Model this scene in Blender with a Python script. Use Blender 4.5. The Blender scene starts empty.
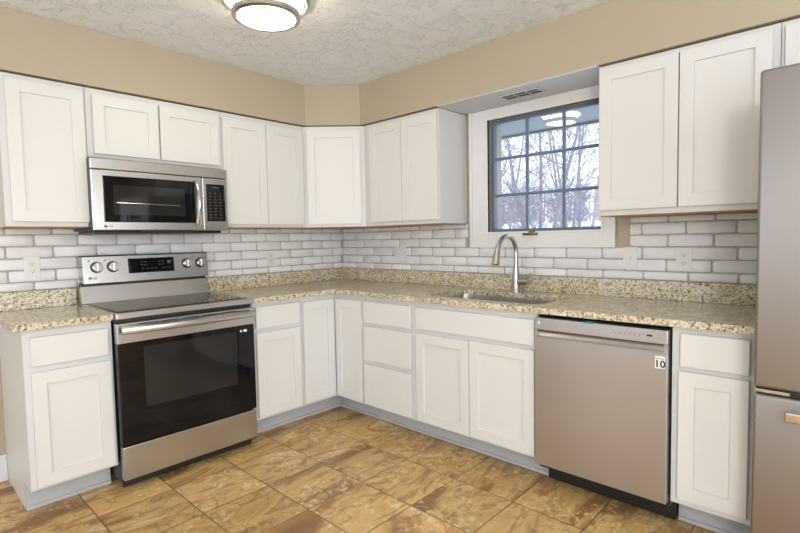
import bpy, bmesh, math, random
from mathutils import Vector, Matrix

# ------------------------------------------------------------------ camera, world, lights
S = bpy.context.scene
C = S.collection
R = math.radians

def cam_setup():
    cd = bpy.data.cameras.new('camera'); co = bpy.data.objects.new('camera', cd); C.objects.link(co)
    x, y, z, yaw, pit, rol, f = -2.848, -3.348, 1.2643, R(43.080), R(-3.280), R(-1.080), 492.16
    F = Vector((math.cos(pit)*math.cos(yaw), math.cos(pit)*math.sin(yaw), math.sin(pit)))
    Rt = Vector((math.sin(yaw), -math.cos(yaw), 0)); U = Rt.cross(F)
    R2 = Rt*math.cos(rol)+U*math.sin(rol); U2 = -Rt*math.sin(rol)+U*math.cos(rol)
    m = Matrix((R2, U2, -F)).transposed().to_4x4(); m.translation = Vector((x, y, z))
    co.matrix_world = m
    cd.sensor_width = 36; cd.lens = 36*f/800; cd.clip_start = 0.02; cd.clip_end = 300
    S.camera = co
cam_setup()

W = bpy.data.worlds.new('world'); S.world = W; W.use_nodes = True
bg = W.node_tree.nodes['Background']
bg.inputs['Color'].default_value = (0.66, 0.80, 1.0, 1); bg.inputs['Strength'].default_value = 2.7

def area(name, loc, aim, sx, sy, power, col):
    l = bpy.data.lights.new(name, 'AREA'); l.shape = 'RECTANGLE'; l.size = sx; l.size_y = sy
    l.energy = power; l.color = col
    o = bpy.data.objects.new(name, l); C.objects.link(o); o.location = loc
    o.rotation_euler = (Vector(aim)-Vector(loc)).to_track_quat('-Z', 'Y').to_euler()
    return l
# soft fills added out of view to even out the room light
area('fill_rear_corner', (-4.8, -4.7, 1.25), (-0.6, -1.4, 1.1), 1.7, 1.9, 66, (0.87, 0.93, 1.0))  # added cool fill from the corner behind the camera
area('fill_left_side', (-5.1, -1.1, 1.3), (0, -1.8, 1.1), 1.9, 1.9, 24, (0.90, 0.94, 1.0))  # added weak fill, gives the dishwasher front something bright to reflect
area('fill_rear', (-1.9, -5.75, 1.35), (-1.5, 0, 1.2), 2.2, 1.5, 62, (0.93, 0.97, 1.0))  # added broad fill from behind, aimed at the back wall
def lamp_point(name, loc, power, col, rad=0.12):
    l = bpy.data.lights.new(name, 'POINT'); l.energy = power; l.color = col; l.shadow_soft_size = rad
    o = bpy.data.objects.new(name, l); C.objects.link(o); o.location = loc
lamp_point('fill_ceiling_point', (-3.3, -4.1, 1.95), 44, (1.0, 0.95, 0.86))  # added warm point fill, mainly to lift the ceiling
pl = area('window_portal', (0.20, -1.895, 1.66), (-2, -1.895, 1.66), 0.9, 0.85, 0, (1, 1, 1))
pl.cycles.is_portal = True

S.view_settings.view_transform = 'Standard'; S.view_settings.look = 'None'
S.view_settings.gamma = 1; S.view_settings.use_curve_mapping = False
S.view_settings.exposure = 0.19

# ------------------------------------------------------------------ materials
def new_mat(name):
    m = bpy.data.materials.new(name); m.use_nodes = True
    nt = m.node_tree; b = nt.nodes['Principled BSDF']
    return m, nt, b
def N(nt, t, **kw):
    n = nt.nodes.new(t)
    for k, v in kw.items():
        if k in n.inputs: n.inputs[k].default_value = v
        else: setattr(n, k, v)
    return n
def ramp(nt, fac, stops, interp='LINEAR'):
    r = nt.nodes.new('ShaderNodeValToRGB'); r.color_ramp.interpolation = interp
    e = r.color_ramp.elements
    while len(e) < len(stops): e.new(0.5)
    for i, (p, c) in enumerate(stops):
        e[i].position = p; e[i].color = (*c, 1)
    nt.links.new(fac, r.inputs[0]); return r
def mixc(nt, fac, a, b, mode='MIX'):
    m = nt.nodes.new('ShaderNodeMix'); m.data_type = 'RGBA'; m.blend_type = mode
    for s, v in ((0, fac), (6, a), (7, b)):
        if hasattr(v, 'links'): nt.links.new(v, m.inputs[s])
        else: m.inputs[s].default_value = v if s == 0 else (*v, 1)
    return m.outputs[2]
def math_(nt, op, a, b=None):
    m = nt.nodes.new('ShaderNodeMath'); m.operation = op
    for i, v in enumerate((a, b)):
        if v is None: continue
        if hasattr(v, 'links'): nt.links.new(v, m.inputs[i])
        else: m.inputs[i].default_value = v
    return m.outputs[0]
def bump(nt, b, h, strength=0.3, dist=0.01):
    n = nt.nodes.new('ShaderNodeBump'); n.inputs['Strength'].default_value = strength
    n.inputs['Distance'].default_value = dist
    nt.links.new(h, n.inputs['Height']); nt.links.new(n.outputs[0], b.inputs['Normal'])
def pos(nt):
    return nt.nodes.new('ShaderNodeNewGeometry').outputs['Position']

def plain(name, col, rough=0.5, metal=0.0, var=0.03, scale=6, spec=0.5):
    m, nt, b = new_mat(name)
    n = N(nt, 'ShaderNodeTexNoise', Scale=scale, Detail=3.0); nt.links.new(pos(nt), n.inputs['Vector'])
    lo = tuple(c*(1-var) for c in col); hi = tuple(min(1, c*(1+var)) for c in col)
    r = ramp(nt, n.outputs[0], [(0.3, lo), (0.7, hi)])
    nt.links.new(r.outputs[0], b.inputs['Base Color'])
    b.inputs['Roughness'].default_value = rough; b.inputs['Metallic'].default_value = metal
    b.inputs['Specular IOR Level'].default_value = spec
    return m

def wall_paint():
    m, nt, b = new_mat('tan_wall_paint')
    p = pos(nt)
    n = N(nt, 'ShaderNodeTexNoise', Scale=2.0, Detail=2.0); nt.links.new(p, n.inputs['Vector'])
    r = ramp(nt, n.outputs[0], [(0.3, (0.43, 0.372, 0.275)), (0.7, (0.445, 0.387, 0.288))])
    nt.links.new(r.outputs[0], b.inputs['Base Color']); b.inputs['Roughness'].default_value = 0.6
    n2 = N(nt, 'ShaderNodeTexNoise', Scale=220.0, Detail=2.0); nt.links.new(p, n2.inputs['Vector'])
    bump(nt, b, n2.outputs[0], 0.12, 0.002)
    return m

def ceiling_mat():
    m, nt, b = new_mat('textured_ceiling_paint')
    p = pos(nt)
    b.inputs['Base Color'].default_value = (0.84, 0.88, 0.93, 1); b.inputs['Roughness'].default_value = 0.75
    d = N(nt, 'ShaderNodeTexNoise', Scale=7.0, Detail=3.0, Distortion=0.6); nt.links.new(p, d.inputs['Vector'])
    mp = nt.nodes.new('ShaderNodeVectorMath'); mp.operation = 'MULTIPLY_ADD'
    nt.links.new(d.outputs['Color'], mp.inputs[0]); mp.inputs[1].default_value = (0.12,)*3; nt.links.new(p, mp.inputs[2])
    n1 = N(nt, 'ShaderNodeTexNoise', Scale=14.0, Detail=7.0, Roughness=0.62, Distortion=1.2); nt.links.new(mp.outputs[0], n1.inputs['Vector'])
    h = ramp(nt, n1.outputs[0], [(0.50, (0, 0, 0)), (0.58, (0.4,)*3), (0.61, (0.9,)*3), (0.68, (0.5,)*3)])
    n2 = N(nt, 'ShaderNodeTexNoise', Scale=90.0, Detail=3.0); nt.links.new(p, n2.inputs['Vector'])
    s = math_(nt, 'ADD', h.outputs[0], math_(nt, 'MULTIPLY', n2.outputs[0], 0.5))
    bump(nt, b, s, 0.75, 0.0095)
    return m

def granite():
    m, nt, b = new_mat('speckled_granite')
    p = pos(nt)
    big = N(nt, 'ShaderNodeTexNoise', Scale=14.0, Detail=3.0); nt.links.new(p, big.inputs['Vector'])
    base = ramp(nt, big.outputs[0], [(0.35, (0.50, 0.42, 0.25)), (0.5, (0.60, 0.53, 0.37)), (0.66, (0.67, 0.62, 0.50))])
    v1 = N(nt, 'ShaderNodeTexVoronoi', Scale=130.0); nt.links.new(p, v1.inputs['Vector'])
    sep = nt.nodes.new('ShaderNodeSeparateColor'); nt.links.new(v1.outputs['Color'], sep.inputs[0])
    lightf = ramp(nt, sep.outputs[0], [(0.0, (0, 0, 0)), (0.55, (0, 0, 0)), (0.6, (0.75,)*3), (1, (0.75,)*3)], 'LINEAR')
    c1 = mixc(nt, lightf.outputs[0], base.outputs[0], (0.74, 0.69, 0.57))
    brown = ramp(nt, sep.outputs[1], [(0.0, (0.85,)*3), (0.15, (0.85,)*3), (0.17, (0, 0, 0)), (1, (0, 0, 0))])
    c2 = mixc(nt, brown.outputs[0], c1, (0.30, 0.23, 0.14))
    n3 = N(nt, 'ShaderNodeTexNoise', Scale=110.0, Detail=4.0, Roughness=0.7); nt.links.new(p, n3.inputs['Vector'])
    dark = ramp(nt, n3.outputs[0], [(0.0, (0, 0, 0)), (0.555, (0, 0, 0)), (0.585, (1, 1, 1)), (1, (1, 1, 1))])
    c3 = mixc(nt, dark.outputs[0], c2, (0.055, 0.04, 0.03))
    nt.links.new(c3, b.inputs['Base Color'])
    b.inputs['Roughness'].default_value = 0.16; b.inputs['Specular IOR Level'].default_value = 0.5
    return m

def tile_floor():
    m, nt, b = new_mat('slate_look_floor_tile')
    T = 0.3425
    p = pos(nt)
    sp = nt.nodes.new('ShaderNodeSeparateXYZ'); nt.links.new(p, sp.inputs[0])
    ux = math_(nt, 'DIVIDE', math_(nt, 'ADD', sp.outputs[0], 0.833), T)
    uy = math_(nt, 'DIVIDE', math_(nt, 'ADD', sp.outputs[1], 1.142), T)
    ix = math_(nt, 'FLOOR', ux); iy = math_(nt, 'FLOOR', uy)
    fx = math_(nt, 'FRACT', ux); fy = math_(nt, 'FRACT', uy)
    ex = math_(nt, 'MINIMUM', fx, math_(nt, 'SUBTRACT', 1.0, fx))
    ey = math_(nt, 'MINIMUM', fy, math_(nt, 'SUBTRACT', 1.0, fy))
    e = math_(nt, 'MINIMUM', ex, ey)
    cv = nt.nodes.new('ShaderNodeCombineXYZ'); nt.links.new(ix, cv.inputs[0]); nt.links.new(iy, cv.inputs[1])
    wn = nt.nodes.new('ShaderNodeTexWhiteNoise'); nt.links.new(cv.outputs[0], wn.inputs['Vector'])
    off = nt.nodes.new('ShaderNodeVectorMath'); off.operation = 'MULTIPLY_ADD'
    nt.links.new(wn.outputs['Color'], off.inputs[0]); off.inputs[1].default_value = (9, 9, 9); nt.links.new(p, off.inputs[2])
    rot = nt.nodes.new('ShaderNodeMapping'); nt.links.new(off.outputs[0], rot.inputs['Vector'])
    rot.inputs['Rotation'].default_value = (0, 0, R(25)); rot.inputs['Scale'].default_value = (0.8, 2.4, 1.0)
    n1 = N(nt, 'ShaderNodeTexNoise', Scale=1.6, Detail=9.0, Roughness=0.60, Distortion=0.7); nt.links.new(rot.outputs[0], n1.inputs['Vector'])
    c1 = ramp(nt, n1.outputs[0], [(0.30, (0.22, 0.10, 0.033)), (0.41, (0.34, 0.175, 0.06)), (0.46, (0.54, 0.335, 0.125)),
                                  (0.53, (0.62, 0.41, 0.165)), (0.565, (0.38, 0.205, 0.07)), (0.60, (0.58, 0.38, 0.15)), (0.72, (0.82, 0.64, 0.36))])
    n2 = N(nt, 'ShaderNodeTexNoise', Scale=30.0, Detail=6.0, Roughness=0.75); nt.links.new(off.outputs[0], n2.inputs['Vector'])
    n3 = N(nt, 'ShaderNodeTexNoise', Scale=4.5, Detail=2.0); nt.links.new(off.outputs[0], n3.inputs['Vector'])
    patch = ramp(nt, n3.outputs[0], [(0.46, (0, 0, 0)), (0.56, (1, 1, 1))])
    sp2 = ramp(nt, n2.outputs[0], [(0.50, (0, 0, 0)), (0.62, (0.75,)*3)])
    c2 = mixc(nt, math_(nt, 'MULTIPLY', patch.outputs[0], sp2.outputs[0]), c1.outputs[0], (0.80, 0.65, 0.38))
    # thin dark veins
    n4 = N(nt, 'ShaderNodeTexNoise', Scale=3.3, Detail=4.0, Distortion=1.6); nt.links.new(off.outputs[0], n4.inputs['Vector'])
    vd = math_(nt, 'ABSOLUTE', math_(nt, 'SUBTRACT', n4.outputs[0], 0.5))
    vein = ramp(nt, vd, [(0.0, (0.55,)*3), (0.008, (0.3,)*3), (0.02, (0, 0, 0))])
    c3 = mixc(nt, vein.outputs[0], c2, (0.20, 0.11, 0.05))
    tint = ramp(nt, wn.outputs['Value'], [(0, (0.86, 0.84, 0.84)), (1, (1.16, 1.17, 1.22))])
    c4 = mixc(nt, 1.0, c3, tint.outputs[0], 'MULTIPLY')
    g = ramp(nt, e, [(0.0, (1, 1, 1)), (0.006, (1, 1, 1)), (0.010, (0, 0, 0))])
    c5 = mixc(nt, g.outputs[0], c4, (0.16, 0.09, 0.045))
    nt.links.new(c5, b.inputs['Base Color'])
    rr = ramp(nt, n2.outputs[0], [(0.3, (0.42,)*3), (0.7, (0.30,)*3)])
    nt.links.new(rr.outputs[0], b.inputs['Roughness'])
    hg = ramp(nt, e, [(0.0, (0, 0, 0)), (0.012, (1, 1, 1))])
    h = math_(nt, 'ADD', hg.outputs[0], math_(nt, 'MULTIPLY', n1.outputs[0], 0.6))
    bump(nt, b, h, 0.35, 0.004)
    return m

def steel(name, col=(0.60, 0.59, 0.585), rough=0.30, axis=0, fine=900.0):
    m, nt, b = new_mat(name)
    tc = nt.nodes.new('ShaderNodeTexCoord')
    mp = nt.nodes.new('ShaderNodeMapping'); nt.links.new(tc.outputs['Object'], mp.inputs['Vector'])
    sc = [fine]*3; sc[axis] = 2.0; mp.inputs['Scale'].default_value = sc
    n = N(nt, 'ShaderNodeTexNoise', Scale=1.0, Detail=3.0); nt.links.new(mp.outputs[0], n.inputs['Vector'])
    r = ramp(nt, n.outputs[0], [(0.3, (rough-0.008,)*3), (0.7, (rough+0.008,)*3)])
    nt.links.new(r.outputs[0], b.inputs['Roughness'])
    b.inputs['Base Color'].default_value = (*col, 1); b.inputs['Metallic'].default_value = 1.0
    return m

def brick_mat():
    m, nt, b = new_mat('whitewashed_brick')
    p = pos(nt)
    n = N(nt, 'ShaderNodeTexNoise', Scale=9.0, Detail=4.0); nt.links.new(p, n.inputs['Vector'])
    r = ramp(nt, n.outputs[0], [(0.3, (0.73, 0.73, 0.75)), (0.7, (0.81, 0.81, 0.82))])
    nt.links.new(r.outputs[0], b.inputs['Base Color']); b.inputs['Roughness'].default_value = 0.5
    n2 = N(nt, 'ShaderNodeTexNoise', Scale=55.0, Detail=5.0, Roughness=0.6); nt.links.new(p, n2.inputs['Vector'])
    bump(nt, b, n2.outputs[0], 0.35, 0.004)
    return m

def glass_mat(name, tint=(1, 1, 1), refl=1.0):
    m = bpy.data.materials.new(name); m.use_nodes = True; nt = m.node_tree
    nt.nodes.clear()
    o = nt.nodes.new('ShaderNodeOutputMaterial'); mx = nt.nodes.new('ShaderNodeMixShader')
    t = nt.nodes.new('ShaderNodeBsdfTransparent'); t.inputs[0].default_value = (*tint, 1)
    g = nt.nodes.new('ShaderNodeBsdfGlossy'); g.inputs['Roughness'].default_value = 0.02
    f = nt.nodes.new('ShaderNodeFresnel'); f.inputs[0].default_value = 1.5
    nt.links.new(f.outputs[0], mx.inputs[0]); nt.links.new(t.outputs[0], mx.inputs[1]); nt.links.new(g.outputs[0], mx.inputs[2])
    nt.links.new(mx.outputs[0], o.inputs[0])
    return m

def emit(name, col, strength):
    m, nt, b = new_mat(name)
    b.inputs['Base Color'].default_value = (0.9, 0.88, 0.8, 1)
    b.inputs['Emission Color'].default_value = (*col, 1); b.inputs['Emission Strength'].default_value = strength
    return m

M = dict(
    wall=wall_paint(), ceiling=ceiling_mat(), granite=granite(), floor=tile_floor(),
    white=plain('white_cabinet_paint', (0.69, 0.695, 0.69), 0.38, var=0.0),
    frame=plain('pale_grey_frame_paint', (0.64, 0.645, 0.65), 0.42, var=0.0),
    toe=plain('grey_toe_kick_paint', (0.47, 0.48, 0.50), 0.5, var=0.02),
    wood=plain('raw_maple_wood', (0.45, 0.25, 0.11), 0.6, var=0.15, scale=20),
    trim=plain('white_trim_paint', (0.76, 0.76, 0.77), 0.35, var=0.0),
    sash=plain('backlit_blue_sash_tone', (0.13, 0.185, 0.28), 0.35),  # white sash; its blue backlit shade is put into the base colour
    stop=plain('shaded_window_stop_tone', (0.22, 0.20, 0.20), 0.5),  # dark taupe carries the shade on the window jamb as colour
    bay=plain('white_bay_ceiling_paint', (0.60, 0.64, 0.66), 0.5),
    brick=brick_mat(), mortar=plain('pale_mortar', (0.42, 0.42, 0.42), 0.8, var=0.12, scale=60),
    steel=steel('brushed_steel', (0.52, 0.515, 0.515), 0.26), steel_v=steel('vertical_brushed_steel', (0.50, 0.505, 0.535), 0.30, 2),
    steel_d=steel('fridge_steel', (0.34, 0.33, 0.33), 0.40, 2),
    chrome=plain('polished_nickel', (0.62, 0.62, 0.62), 0.16, 1.0),
    nickel=plain('brushed_nickel', (0.50, 0.48, 0.46), 0.30, 1.0),
    bowl=plain('steel_sink_bowl', (0.36, 0.35, 0.33), 0.32, 1.0),
    black=plain('black_plastic', (0.012, 0.012, 0.013), 0.35),
    bglass=plain('black_glass', (0.006, 0.006, 0.007), 0.03, spec=0.3),
    wglass=plain('smoked_window_glass', (0.02, 0.02, 0.02), 0.04, spec=0.35),
    grey=plain('grey_print', (0.16, 0.16, 0.17), 0.5),
    keys=plain('dim_key_print', (0.07, 0.07, 0.07), 0.5),
    print_=plain('light_print', (0.75, 0.75, 0.75), 0.5),
    outlet=plain('white_plastic', (0.72, 0.72, 0.71), 0.35),
    slot=plain('dark_slot', (0.02, 0.02, 0.02), 0.6),
    ventm=plain('grey_vent_enamel', (0.50, 0.50, 0.50), 0.4),
    bronze=plain('bronze_crank_metal', (0.22, 0.16, 0.10), 0.35, 1.0),
    teal=plain('teal_tape', (0.05, 0.28, 0.33), 0.4),
    diffuser=emit('lit_lamp_glass', (1.0, 0.88, 0.66), 15.0),
    glass=glass_mat('clear_window_glass'),
    snow=plain('fresh_snow', (0.86, 0.87, 0.92), 0.8, scale=0.5),
    bark=plain('frosted_bark', (0.27, 0.235, 0.24), 0.9, var=0.25, scale=3),
    woods=plain('frosted_far_bark', (0.33, 0.29, 0.30), 0.9, var=0.3, scale=1.5),
    eave=plain('grey_eave_paint', (0.19, 0.22, 0.22), 0.6),
    siding=plain('outer_siding_paint', (0.5, 0.5, 0.5), 0.7),
)

# ------------------------------------------------------------------ mesh helpers
class MB:
    def __init__(self): self.bm = bmesh.new()
    def box(self, x0, x1, y0, y1, z0, z1, bev=0.0, seg=2):
        bm = bmesh.new()
        bmesh.ops.create_cube(bm, size=1)
        bmesh.ops.scale(bm, vec=(abs(x1-x0), abs(y1-y0), abs(z1-z0)), verts=bm.verts)
        bmesh.ops.translate(bm, vec=((x0+x1)/2, (y0+y1)/2, (z0+z1)/2), verts=bm.verts)
        if bev > 0: bmesh.ops.bevel(bm, geom=list(bm.edges), offset=bev, segments=seg, affect='EDGES', profile=0.5)
        self.add(bm); return self
    def add(self, bm, mat=None):
        me = bpy.data.meshes.new('t'); bm.to_mesh(me); bm.free()
        if mat is not None: me.transform(mat)
        self.bm.from_mesh(me); bpy.data.meshes.remove(me)
    def cyl(self, a, b, r, r2=None, n=24, bev=0.0):
        a, b = Vector(a), Vector(b); d = b-a
        bm = bmesh.new()
        bmesh.ops.create_cone(bm, cap_ends=True, segments=n, radius1=r, radius2=r if r2 is None else r2, depth=d.length)
        if bev > 0:
            ed = [e for e in bm.edges if abs(e.verts[0].co.z-e.verts[1].co.z) < 1e-6]
            bmesh.ops.bevel(bm, geom=ed, offset=bev, segments=2, affect='EDGES')
        m = Matrix.Translation((a+b)/2) @ d.to_track_quat('Z', 'Y').to_matrix().to_4x4()
        self.add(bm, m); return self
    def lathe(self, prof, center, n=48):
        bm = self.bm; rings = []
        for r, z in prof:
            if r < 1e-6: rings.append([bm.verts.new((center[0], center[1], center[2]+z))])
            else: rings.append([bm.verts.new((center[0]+r*math.cos(2*math.pi*i/n), center[1]+r*math.sin(2*math.pi*i/n), center[2]+z)) for i in range(n)])
        for A, B in zip(rings[:-1], rings[1:]):
            for i in range(n):
                j = (i+1) % n
                if len(A) == 1 and len(B) == 1: continue
                if len(A) == 1: bm.faces.new((A[0], B[j], B[i]))
                elif len(B) == 1: bm.faces.new((A[i], A[j], B[0]))
                else: bm.faces.new((A[i], A[j], B[j], B[i]))
        return self
    def tube(self, pts, radii, n=12, cap=True):
        bm = self.bm; pts = [Vector(p) for p in pts]
        if not isinstance(radii, (list, tuple)): radii = [radii]*len(pts)
        prev = None; rings = []
        up = None
        for i, p in enumerate(pts):
            t = (pts[min(i+1, len(pts)-1)]-pts[max(i-1, 0)]).normalized()
            if up is None:
                up = Vector((0, 0, 1)) if abs(t.z) < 0.9 else Vector((1, 0, 0))
            s = t.cross(up).normalized(); u = s.cross(t).normalized(); up = u
            rings.append([bm.verts.new(p+(s*math.cos(2*math.pi*k/n)+u*math.sin(2*math.pi*k/n))*radii[i]) for k in range(n)])
        for A, B in zip(rings[:-1], rings[1:]):
            for k in range(n): bm.faces.new((A[k], A[(k+1) % n], B[(k+1) % n], B[k]))
        if cap:
            bm.faces.new(rings[0][::-1]); bm.faces.new(rings[-1])
        return self
    def prism(self, poly, z0, z1, bev=0.0):
        """poly: xy outline, extruded in z"""
        bm = bmesh.new()
        lo = [bm.verts.new((x, y, z0)) for x, y in poly]; hi = [bm.verts.new((x, y, z1)) for x, y in poly]
        n = len(poly)
        bm.faces.new(lo[::-1]); bm.faces.new(hi)
        for i in range(n): bm.faces.new((lo[i], lo[(i+1) % n], hi[(i+1) % n], hi[i]))
        bmesh.ops.recalc_face_normals(bm, faces=bm.faces)
        if bev > 0:
            bmesh.ops.bevel(bm, geom=list(bm.edges), offset=bev, segments=2, affect='EDGES')
        self.add(bm); return self
    def xprism(self, poly, x0, x1, bev=0.0):
        """poly: (y,z) outline extruded along x"""
        bm = bmesh.new()
        lo = [bm.verts.new((x0, y, z)) for y, z in poly]; hi = [bm.verts.new((x1, y, z)) for y, z in poly]
        n = len(poly)
        bm.faces.new(lo[::-1]); bm.faces.new(hi)
        for i in range(n): bm.faces.new((lo[i], lo[(i+1) % n], hi[(i+1) % n], hi[i]))
        bmesh.ops.recalc_face_normals(bm, faces=bm.faces)
        if bev > 0: bmesh.ops.bevel(bm, geom=list(bm.edges), offset=bev, segments=2, affect='EDGES')
        self.add(bm); return self
    def build(self, name, mat, parent=None, smooth=False, recalc=False):
        if recalc: bmesh.ops.recalc_face_normals(self.bm, faces=self.bm.faces)
        me = bpy.data.meshes.new(name); self.bm.to_mesh(me); self.bm.free()
        me.materials.append(mat)
        if smooth:
            for f in me.polygons: f.use_smooth = True
            me.set_sharp_from_angle(angle=R(40))
        o = bpy.data.objects.new(name, me); C.objects.link(o)
        if parent: o.parent = parent
        return o

def tag(o, label=None, cat=None, group=None, kind=None):
    if label: o['label'] = label
    if cat: o['category'] = cat
    if group: o['group'] = group
    if kind: o['kind'] = kind
    return o
def thing(name, label, cat, loc=(0, 0, 0), rz=0.0, group=None):
    o = bpy.data.objects.new(name, None); C.objects.link(o); o.empty_display_size = 0.1
    o.location = loc; o.rotation_euler = (0, 0, rz)
    return tag(o, label, cat, group)
def struct(name, mb, mat, parent=None, **k):
    o = mb.build(name, mat, parent, **k)
    if not parent: o['kind'] = 'structure'
    return o
def text(name, s, size, mat, parent, loc, depth=0.0004, rot=(R(90), 0, 0)):
    cu = bpy.data.curves.new('t', 'FONT'); cu.body = s; cu.size = size; cu.extrude = depth
    cu.align_x = 'CENTER'; cu.align_y = 'CENTER'; cu.resolution_u = 3; cu.offset = size*0.022
    t = bpy.data.objects.new('t', cu); C.objects.link(t)
    bpy.context.view_layer.update()
    me = bpy.data.meshes.new_from_object(t.evaluated_get(bpy.context.evaluated_depsgraph_get()))
    bpy.data.objects.remove(t); bpy.data.curves.remove(cu)
    me.materials.clear(); me.materials.append(mat)
    o = bpy.data.objects.new(name, me); C.objects.link(o); o.parent = parent
    o.location = loc; o.rotation_euler = rot
    return o

RW = R(-90)      # rotation of things standing along the window wall
UB, UT, ZC = 1.359, 2.100, 2.401
SD = 0.33        # soffit depth

# ------------------------------------------------------------------ room shell
XL, YB = -5.2, -6.0
f = struct('floor', MB().box(XL, 0.15, YB, 0.15, -0.1, 0), M['floor'])
struct('ceiling', MB().box(XL, 0.15, YB, 0.15, ZC, ZC+0.1), M['ceiling'])
wl = struct('wall_back', MB().box(XL, 0.0, 0.0, 0.15, 0, ZC), M['wall'])
WY0, WY1, WZ0, WZ1 = -2.310, -1.524, 1.290, 2.030
mb = MB()
mb.box(0, 0.15, YB, WY0, 0, ZC).box(0, 0.15, WY1, 0.15, 0, ZC).box(0, 0.15, WY0, WY1, 0, WZ0).box(0, 0.15, WY0, WY1, WZ1, ZC)
wr = struct('wall_right', mb, M['wall'])
struct('wall_left', MB().box(XL-0.1, XL, YB, 0.15, 0, ZC), M['trim'])
struct('wall_front', MB().box(XL-0.1, 0.15, YB-0.1, YB, 0, ZC), M['wall'])

# soffit above the wall cabinets, with its chamfer in the corner
K = -0.617
e = 0.001
poly = [(-e, -e), (-4.2, -e), (-4.2, -SD), (K, -SD), (-SD, K), (-SD, -4.6), (-e, -4.6)]
so = struct('trim_1', MB().prism(poly, UT+0.008, ZC-0.001), M['wall'])
tag(so, 'tan painted soffit running above all the wall cabinets', 'soffit')
by = struct('bay_panel', MB().box(-SD+0.002, -e, -2.366, -1.342, UT+0.003, UT+0.008), M['bay'], so)

# baseboard left of the end cabinet
bb = struct('baseboard_back', MB().box(XL, -2.416, -0.014, -0.0005, 0, 0.12).box(XL, -2.416, -0.010, -0.0005, 0.12, 0.14, 0.002), M['trim'])

# ---- whitewashed brick panels (real relief: jittered rounded bricks on a mortar bed)
rnd = random.Random(5)
ROWS = [(1.014, 1.062), (1.062, 1.127), (1.127, 1.192), (1.192, 1.257), (1.257, 1.322), (1.322, UB-0.001)]
def brick_panel(u0, u1, to3, parent, phase, holes=()):
    bed = MB(); br = MB(); bm = br.bm
    def bedbox(a, b, z0, z1):
        p = to3(a, 0, z0); q = to3(b, 0.003, z1)
        bed.box(min(p.x, q.x), max(p.x, q.x), min(p.y, q.y), max(p.y, q.y), z0, z1)
    for ri, (z0, z1) in enumerate(ROWS):
        segs = [(u0, u1)]
        for (h0, h1, hz0, hz1) in holes:
            if z1 > hz0+0.01 and z0 < hz1-0.01:
                ns = []
                for a, b in segs:
                    if h1 <= a or h0 >= b: ns.append((a, b)); continue
                    if h0 > a: ns.append((a, h0))
                    if h1 < b: ns.append((h1, b))
                segs = ns
        for a, b in segs:
            bedbox(a, b, z0, z1)
            L = 0.2115
            k = math.floor((a-phase)/L)-1
            while phase+k*L < b:
                jit = lambda m: 0.012*math.sin(m*12.9898+ri*78.233+phase*37.7)
                s0 = phase+k*L+(0.106 if ri % 2 else 0.0)+jit(k); s1 = phase+(k+1)*L+(0.106 if ri % 2 else 0.0)+jit(k+1)
                k += 1
                A, B = max(s0+0.0035, a+0.001), min(s1-0.0035, b-0.001)
                if B-A < 0.02: continue
                Z0, Z1 = z0+0.0032, z1-0.0032
                Z0 += rnd.uniform(-0.001, 0.0015); Z1 += rnd.uniform(-0.0015, 0.001)
                w, h = B-A, Z1-Z0; r = 0.007
                out = []
                nx = max(3, int(w/0.03))
                for i in range(nx+1): out.append((A+r+(w-2*r)*i/nx, Z0))
                out.append((B, Z0+r)); out.append((B, (Z0+Z1)/2)); out.append((B, Z1-r))
                for i in range(nx, -1, -1): out.append((A+r+(w-2*r)*i/nx, Z1))
                out.append((A, Z1-r)); out.append((A, (Z0+Z1)/2)); out.append((A, Z0+r))
                out = [(x+rnd.uniform(-0.0012, 0.0012), z+rnd.uniform(-0.0012, 0.0012)) for x, z in out]
                cx, cz = (A+B)/2, (Z0+Z1)/2
                H = 0.0115+rnd.uniform(-0.001, 0.0015)
                rings = []
                for ins, d in ((0, 0.0025), (0.0008, H-0.002), (0.0032, H)):
                    ring = []
                    for x, z in out:
                        vx, vz = cx-x, cz-z
                        fx = max(0, 1-ins/(w/2)); fz = max(0, 1-ins/(h/2))
                        ring.append(bm.verts.new(to3(cx-vx*fx, d, cz-vz*fz)))
                    rings.append(ring)
                n = len(out)
                for P, Q in zip(rings[:-1], rings[1:]):
                    for i in range(n): bm.faces.new((P[i], P[(i+1) % n], Q[(i+1) % n], Q[i]))
                bm.faces.new(rings[-1])
    p = bed.build('mortar_bed', M['mortar'], parent)
    q = br.build('brick_facing', M['brick'], parent, smooth=True, recalc=True)
brick_panel(-2.47, -0.012, lambda u, d, z: Vector((u, -d, z)), wl, -2.247)
brick_panel(0.003, 3.6, lambda u, d, z: Vector((-d, -u, z)), wr, 2.496,
            holes=[(1.350, 2.352, 1.188, 2.2), (2.352, 2.424, 1.200, 2.2)])

# ------------------------------------------------------------------ window
def ring_frame(mb, x0, x1, y0, y1, z0, z1, w, bev=0.0):
    mb.box(x0, x1, y0, y1, z1-w, z1, bev); mb.box(x0, x1, y0, y1, z0, z0+w, bev)
    mb.box(x0, x1, y0, y0+w, z0+w, z1-w, bev); mb.box(x0, x1, y1-w, y1, z0+w, z1-w, bev)
wn = tag(thing('window_1', 'white cased kitchen window with nine panes above the sink', 'window', (0, -1.895, 1.19)), kind='structure')
def at_win(o): o.location = (0, 1.895, -1.19); return o
mb = MB()
CY0, CY1, CZ0, CZ1 = -2.350, -1.376, 1.190, UT+0.002
def rails(th, l, r, bt, tp, w, bev):
    # rectangle l..r (y), bt..tp (z), member widths w = (left, right, bottom, top)
    mb.box(-th, -0.001, r+w[1], l-w[0], bt, bt+w[2], bev); mb.box(-th, -0.001, r+w[1], l-w[0], tp-w[3], tp, bev)
    mb.box(-th, -0.001, l-w[0], l, bt, tp, bev); mb.box(-th, -0.001, r, r+w[1], bt, tp, bev)
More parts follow.
